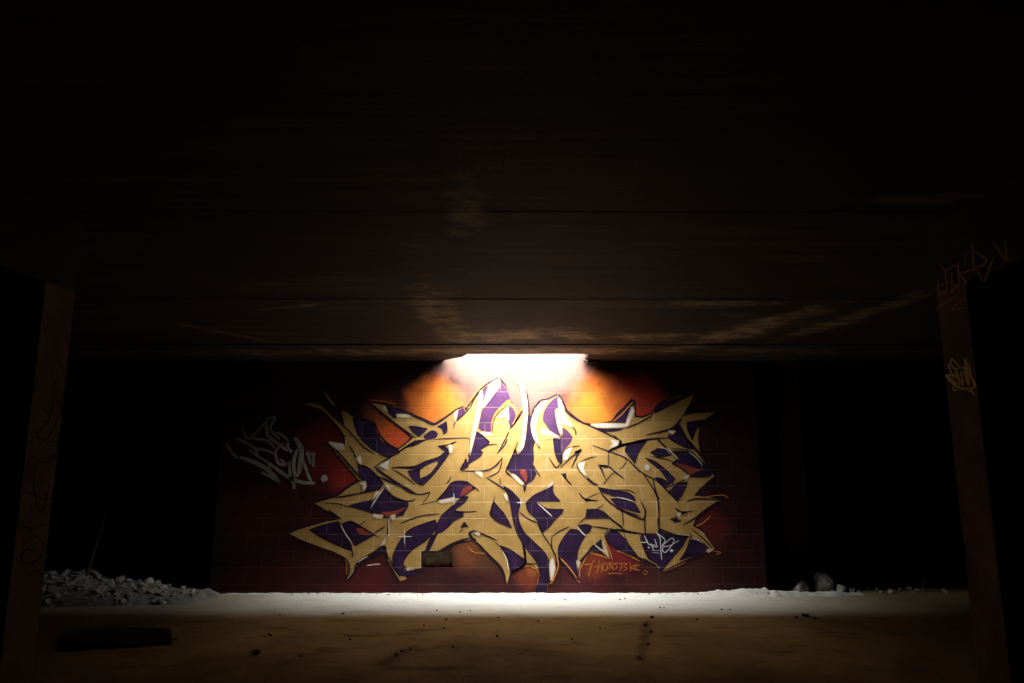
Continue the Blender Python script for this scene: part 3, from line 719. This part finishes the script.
on_pillar(pr, tag_from('yellow_tag', '', [([(100,370),(160,440),(240,500),(300,520),(400,515)], 20), ([(100,375),(210,385),(255,440)], 18), ([(130,260),(170,350),(205,410)], 15), ([(250,285),(175,205),(160,260),(215,320),(240,400),(290,480)], 17),
    ([(230,330),(255,480)], 20), ([(270,330),(295,490)], 18), ([(300,300),(340,470)], 18), ([(315,195),(330,300),(355,480)], 24), ([(360,240),(370,370),(410,450),(415,500),(375,512)], 16), ([(215,310),(300,290),(310,305)], 14),
    ([(185,490),(200,540),(245,505)], 14), ([(240,512),(330,525),(380,555),(420,595)], 16), ([(375,520),(400,570)], 13), ([(130,390),(230,470)], 18), ([(200,350),(280,460)], 16)],
    (936, 340), 10.67, M['tag_yellow'], SR, (), 1.35), 'bright yellow spray tag')
on_pillar(pr, tag_from('brown_tag', '', [([(120,400),(125,500),(145,460),(170,490),(180,400)], 13), ([(170,330),(180,470)], 13), ([(210,340),(215,480),(240,420),(262,480)], 13), ([(140,290),(170,330),(240,290)], 11), ([(250,280),(262,430)], 13),
    ([(265,350),(360,320),(440,270),(360,205)], 14), ([(345,150),(357,325)], 14), ([(265,352),(320,430)], 14), ([(370,310),(410,390),(430,390),(460,310),(490,240)], 14), ([(480,140),(530,210),(570,265),(560,130)], 13), ([(105,585),(180,535),(250,505)], 15), ([(300,510),(215,585),(300,575)], 14), ([(115,430),(230,400)], 9), ([(300,210),(300,300)], 10)],
    (920, 220), 6.567, M['tag_brown'], SR), 'faint red brown tag across the pillar head and beam')
LS = (10, 260)
on_pillar(plf, tag_from('black_tag', '', [([(85,230),(75,300),(50,330),(70,340),(95,290)], 3.2), ([(60,280),(75,300),(60,310)], 2.6), ([(40,370),(70,385),(95,350),(60,345)], 3), ([(50,390),(45,440),(60,480),(75,420)], 2.8), ([(25,540),(45,525),(65,545),(45,575),(20,570),(30,550),(50,555)], 3.2),
    ([(15,500),(40,510),(70,500)], 2.6), ([(85,260),(100,300),(85,360)], 2.4), ([(30,440),(70,455),(80,440)], 2.4), ([(90,185),(105,230),(95,270)], 2.2), ([(30,600),(55,590),(60,620)], 2.4)],
    LS, 1.9, M['tag_black'], SL), 'black scrawled lines')

# ------------------------------------------------------------------ rubble, stones, board, rod
R = random.Random(11)
def chunk_mesh(name, seed, mat, sub=2, flat=0.75):
    b = bmesh.new()
    bmesh.ops.create_icosphere(b, subdivisions=sub, radius=1.0)
    rr = random.Random(seed)
    planes = [(Vector((rr.gauss(0, 1), rr.gauss(0, 1), rr.gauss(0, 1))).normalized(), rr.uniform(0.45, 0.8)) for _ in range(9)]
    for v in b.verts:                       # broken faces: flatten against random planes
        for nrm, d in planes:
            e = v.co.dot(nrm) - d
            if e > 0: v.co -= nrm * e
        v.co *= 1 + 0.10 * noise.noise(v.co * 2.5 + Vector((seed, 0, 0)))
        v.co.z *= flat
    me = bpy.data.meshes.new(name)
    bmesh.ops.recalc_face_normals(b, faces=b.faces[:])
    b.to_mesh(me); b.free()
    me.materials.append(mat)
    return me
CH = [chunk_mesh('rubble_chunk', s, M['chunk']) for s in range(7)]
PB = [chunk_mesh('small_stone', 40 + s, M['pebble'], 1, 0.6) for s in range(4)]
def put(mesh, name, x, y, z, size, label, cat, group=None):
    o = bpy.data.objects.new(name, mesh)
    COL.objects.link(o)
    o.location = (x, y, z)
    o.rotation_euler = (R.uniform(-.5, .5), R.uniform(-.5, .5), R.uniform(0, 6.28))
    s = size * 0.5
    o.scale = (s * R.uniform(.85, 1.25), s * R.uniform(.8, 1.1), s * R.uniform(.8, 1.1))
    return tag(o, label, cat, group, 'thing')

def heap_h(x, y):            # rubble heap spilling out beside the left end of the painted wall
    t = max(0.0, min(1.0, (x + 7.0) / 3.35))
    crest = 0.30 * (1 - t) ** 1.0 + 0.05
    if x > -3.75: crest *= max(0, 1 - (x + 3.75) / 0.25)
    yc, wd = 8.75, 0.95 - 0.35 * t
    g = max(0.0, 1 - ((y - yc) / wd) ** 2)
    return g ** 0.7 * (crest * (1 + 0.35 * noise.noise(Vector((x * 2.3, y * 2.3, 0)))) + 0.03 * noise.noise(Vector((x * 9, y * 9, 3)))) - 0.012
b = bmesh.new()
nx, ny = 110, 64
G = [[None] * (ny + 1) for _ in range(nx + 1)]
for i in range(nx + 1):
    for j in range(ny + 1):
        x, y = -7.4 + 3.95 * i / nx, 7.7 + 2.1 * j / ny
        if y > 8.78 and x > -3.74: x = -3.74
        h = heap_h(x, y)
        if i in (0, nx) or j in (0, ny): h = -0.02
        G[i][j] = b.verts.new((x, y, max(h, -0.02) if h > 0.0 else -0.02))
for i in range(nx):
    for j in range(ny):
        b.faces.new((G[i][j], G[i + 1][j], G[i + 1][j + 1], G[i][j + 1]))
bmesh.ops.remove_doubles(b, verts=b.verts[:], dist=1e-5)
tag(obj('rubble_heap', b, M['gravel'], smooth=True), 'low heap of grey rubble dust and gravel beside the left pillar', 'rubble', kind='stuff')
n = 0
while n < 290:
    x = -6.6 + 3.0 * R.random() ** 0.9
    y = R.uniform(7.85, 9.2)
    if x > -3.85 and y > 8.6: continue
    h = heap_h(x, y)
    if h < 0.012: continue
    s = R.choice((0.06, 0.07, 0.08, 0.10, 0.12, 0.15)) * (1.0 if x < -4.3 else 0.75)
    put(R.choice(CH), 'rubble_chunk', x, y, h + s * 0.12, s, 'broken grey concrete chunk in the rubble heap at the left', 'rubble chunk', 'concrete chunks in the left rubble heap')
    n += 1
# loose debris in front of the dark opening on the right
for (px, py, s, lab) in ((820, 590, 0.42, 'largest pale broken block lying before the dark right opening'), (801, 592, 0.24, 'broken block against the left side of the largest right hand block'),
                         (840, 592, 0.22, 'broken block just right of the largest right hand block'), (925, 587, 0.17, 'pale broken chunk near the right pillar')):
    x, y = on_floor(px, py)
    put(CH[int(px) % 7], 'concrete_block', x, y, s * 0.18, s, lab, 'rubble chunk')
for i in range(46):
    px = R.uniform(738, 950); py = R.uniform(587.5, 594)
    x, y = on_floor(px, py)
    if x < WX1 + 0.05 and y > WALL_Y - 0.08: y = WALL_Y - 0.09
    s = R.choice((0.04, 0.05, 0.06, 0.08))
    put(R.choice(CH), 'rubble_chunk', x, y, s * 0.2, s, 'small broken grey chunk strewn before the dark opening on the right', 'rubble chunk', 'small chunks strewn before the right opening')
for i in range(60):
    px = R.uniform(222, 735)
    x, z = on_wall(px, 590)
    s = R.choice((0.015, 0.02, 0.025, 0.035))
    put(R.choice(CH), 'wall_foot_crumb', x, WALL_Y - 0.02 - R.random() ** 2 * 0.10, s * 0.2, s, 'small grey crumb lying along the foot of the painted wall', 'rubble chunk', 'crumbs along the foot of the painted wall')
stones = [(255, 655, 0.10), (343, 614, 0.045), (280, 615, 0.04), (270, 636, 0.05), (437, 611, 0.035), (453, 648, 0.04), (460, 612, 0.03), (470, 611, 0.03), (446, 620, 0.04), (444, 629, 0.04), (424, 626, 0.03), (497, 637, 0.045), (498, 618, 0.03),
          (535, 600, 0.025), (538, 622, 0.04), (565, 600, 0.03), (620, 600, 0.035), (625, 599, 0.03), (660, 608, 0.035), (664, 608, 0.03), (697, 620, 0.04), (652, 618, 0.06), (645, 626, 0.06), (651, 633, 0.05), (648, 645, 0.05), (640, 659, 0.05),
          (806, 617, 0.09), (815, 619, 0.06), (796, 618, 0.05), (722, 610, 0.04), (730, 610, 0.03), (300, 657, 0.04), (402, 652, 0.05), (410, 650, 0.04), (396, 656, 0.05), (175, 640, 0.06), (572, 640, 0.035), (600, 628, 0.03), (520, 655, 0.03), (350, 640, 0.035)]
for px, py, s in stones:
    x, y = on_floor(px, py)
    big = {255: 'dark stone on the brown floor, largest of those at lower left', 806: 'dark stone on the floor, largest of the three below the right opening'}.get(px)
    put(R.choice(PB), 'small_stone', x, y, s * 0.18, s, big or 'small dark stone scattered on the dusty floor', 'stone', None if big else 'small stones scattered on the floor')

# ridge of dust and crumbs drifted against the foot of the painted wall
b = bmesh.new()
nx, ny = 260, 8
xa, xb = -3.5, 4.3
G = []
for i in range(nx + 1):
    x = xa + (xb - xa) * i / nx
    hmax = 0.006 + 0.012 * max(0, noise.noise(Vector((x * 5, 2, 0))) + 0.3) + 0.055 * math.exp(-((x - 3.0) / 0.55) ** 2) + 0.03 * math.exp(-((x - 3.9) / 0.3) ** 2)
    wd = 0.05 + hmax * 3.0
    y1 = WALL_Y - 0.003
    row = []
    for j in range(ny + 1):
        t = j / ny
        h = hmax * t ** 1.3 * (1 + 0.5 * noise.noise(Vector((x * 14, t * 3, 1)))) if x < WX1 else hmax * math.sin(math.pi * t) * (1 + 0.5 * noise.noise(Vector((x * 14, t * 3, 1))))
        if i in (0, nx): h = 0
        row.append(b.verts.new((x, y1 - (1 - t) * wd, h - 0.002)))
    G.append(row)
for i in range(nx):
    for j in range(ny):
        b.faces.new((G[i][j], G[i + 1][j], G[i + 1][j + 1], G[i][j + 1]))
tag(obj('dust_ridge', b, M['dust'], smooth=True), 'thin pale ridge of plaster dust drifted along the foot of the painted wall', 'dust', kind='stuff')

# dark board lying on the floor at lower left
t = thing('floor_board', 'dark flat board lying on the floor at lower left', 'board', (*on_floor(120, 640), 0))
corners = [on_floor(*p) for p in ((62, 652), (172, 645), (171, 632), (120, 630), (66, 634))]
b = bmesh.new()
prism(b, [(x - t.location.x, y - t.location.y) for x, y in corners], 0.0, 0.035)
bmesh.ops.bevel(b, geom=b.edges[:], offset=0.008, segments=1, affect='EDGES')
obj('board', b, M['slab'], t)
# thin rod sticking out of the heap
r0 = ray(89, 568); r1 = ray(108, 507)
p0, p1 = Vector((0, 0, CAMZ)) + r0 * (8.75 / r0.y), Vector((0, 0, CAMZ)) + r1 * (8.95 / r1.y)
p0 = p0 + (p0 - p1) * 0.25
b = bmesh.new()
d = (p1 - p0)
bmesh.ops.create_cone(b, cap_ends=True, segments=10, radius1=0.014, radius2=0.012, depth=d.length)
for v in b.verts:
    v.co += Vector((0.03 * math.sin((v.co.z / d.length + 0.5) * math.pi), 0, d.length / 2))
q = d.to_track_quat('Z', 'Y')
o = obj('steel_rod', b, M['rod'])
o.location = p0; o.rotation_mode = 'QUATERNION'; o.rotation_quaternion = q
tag(o, 'thin rod leaning upright out of the left rubble heap', 'rod', kind='thing')
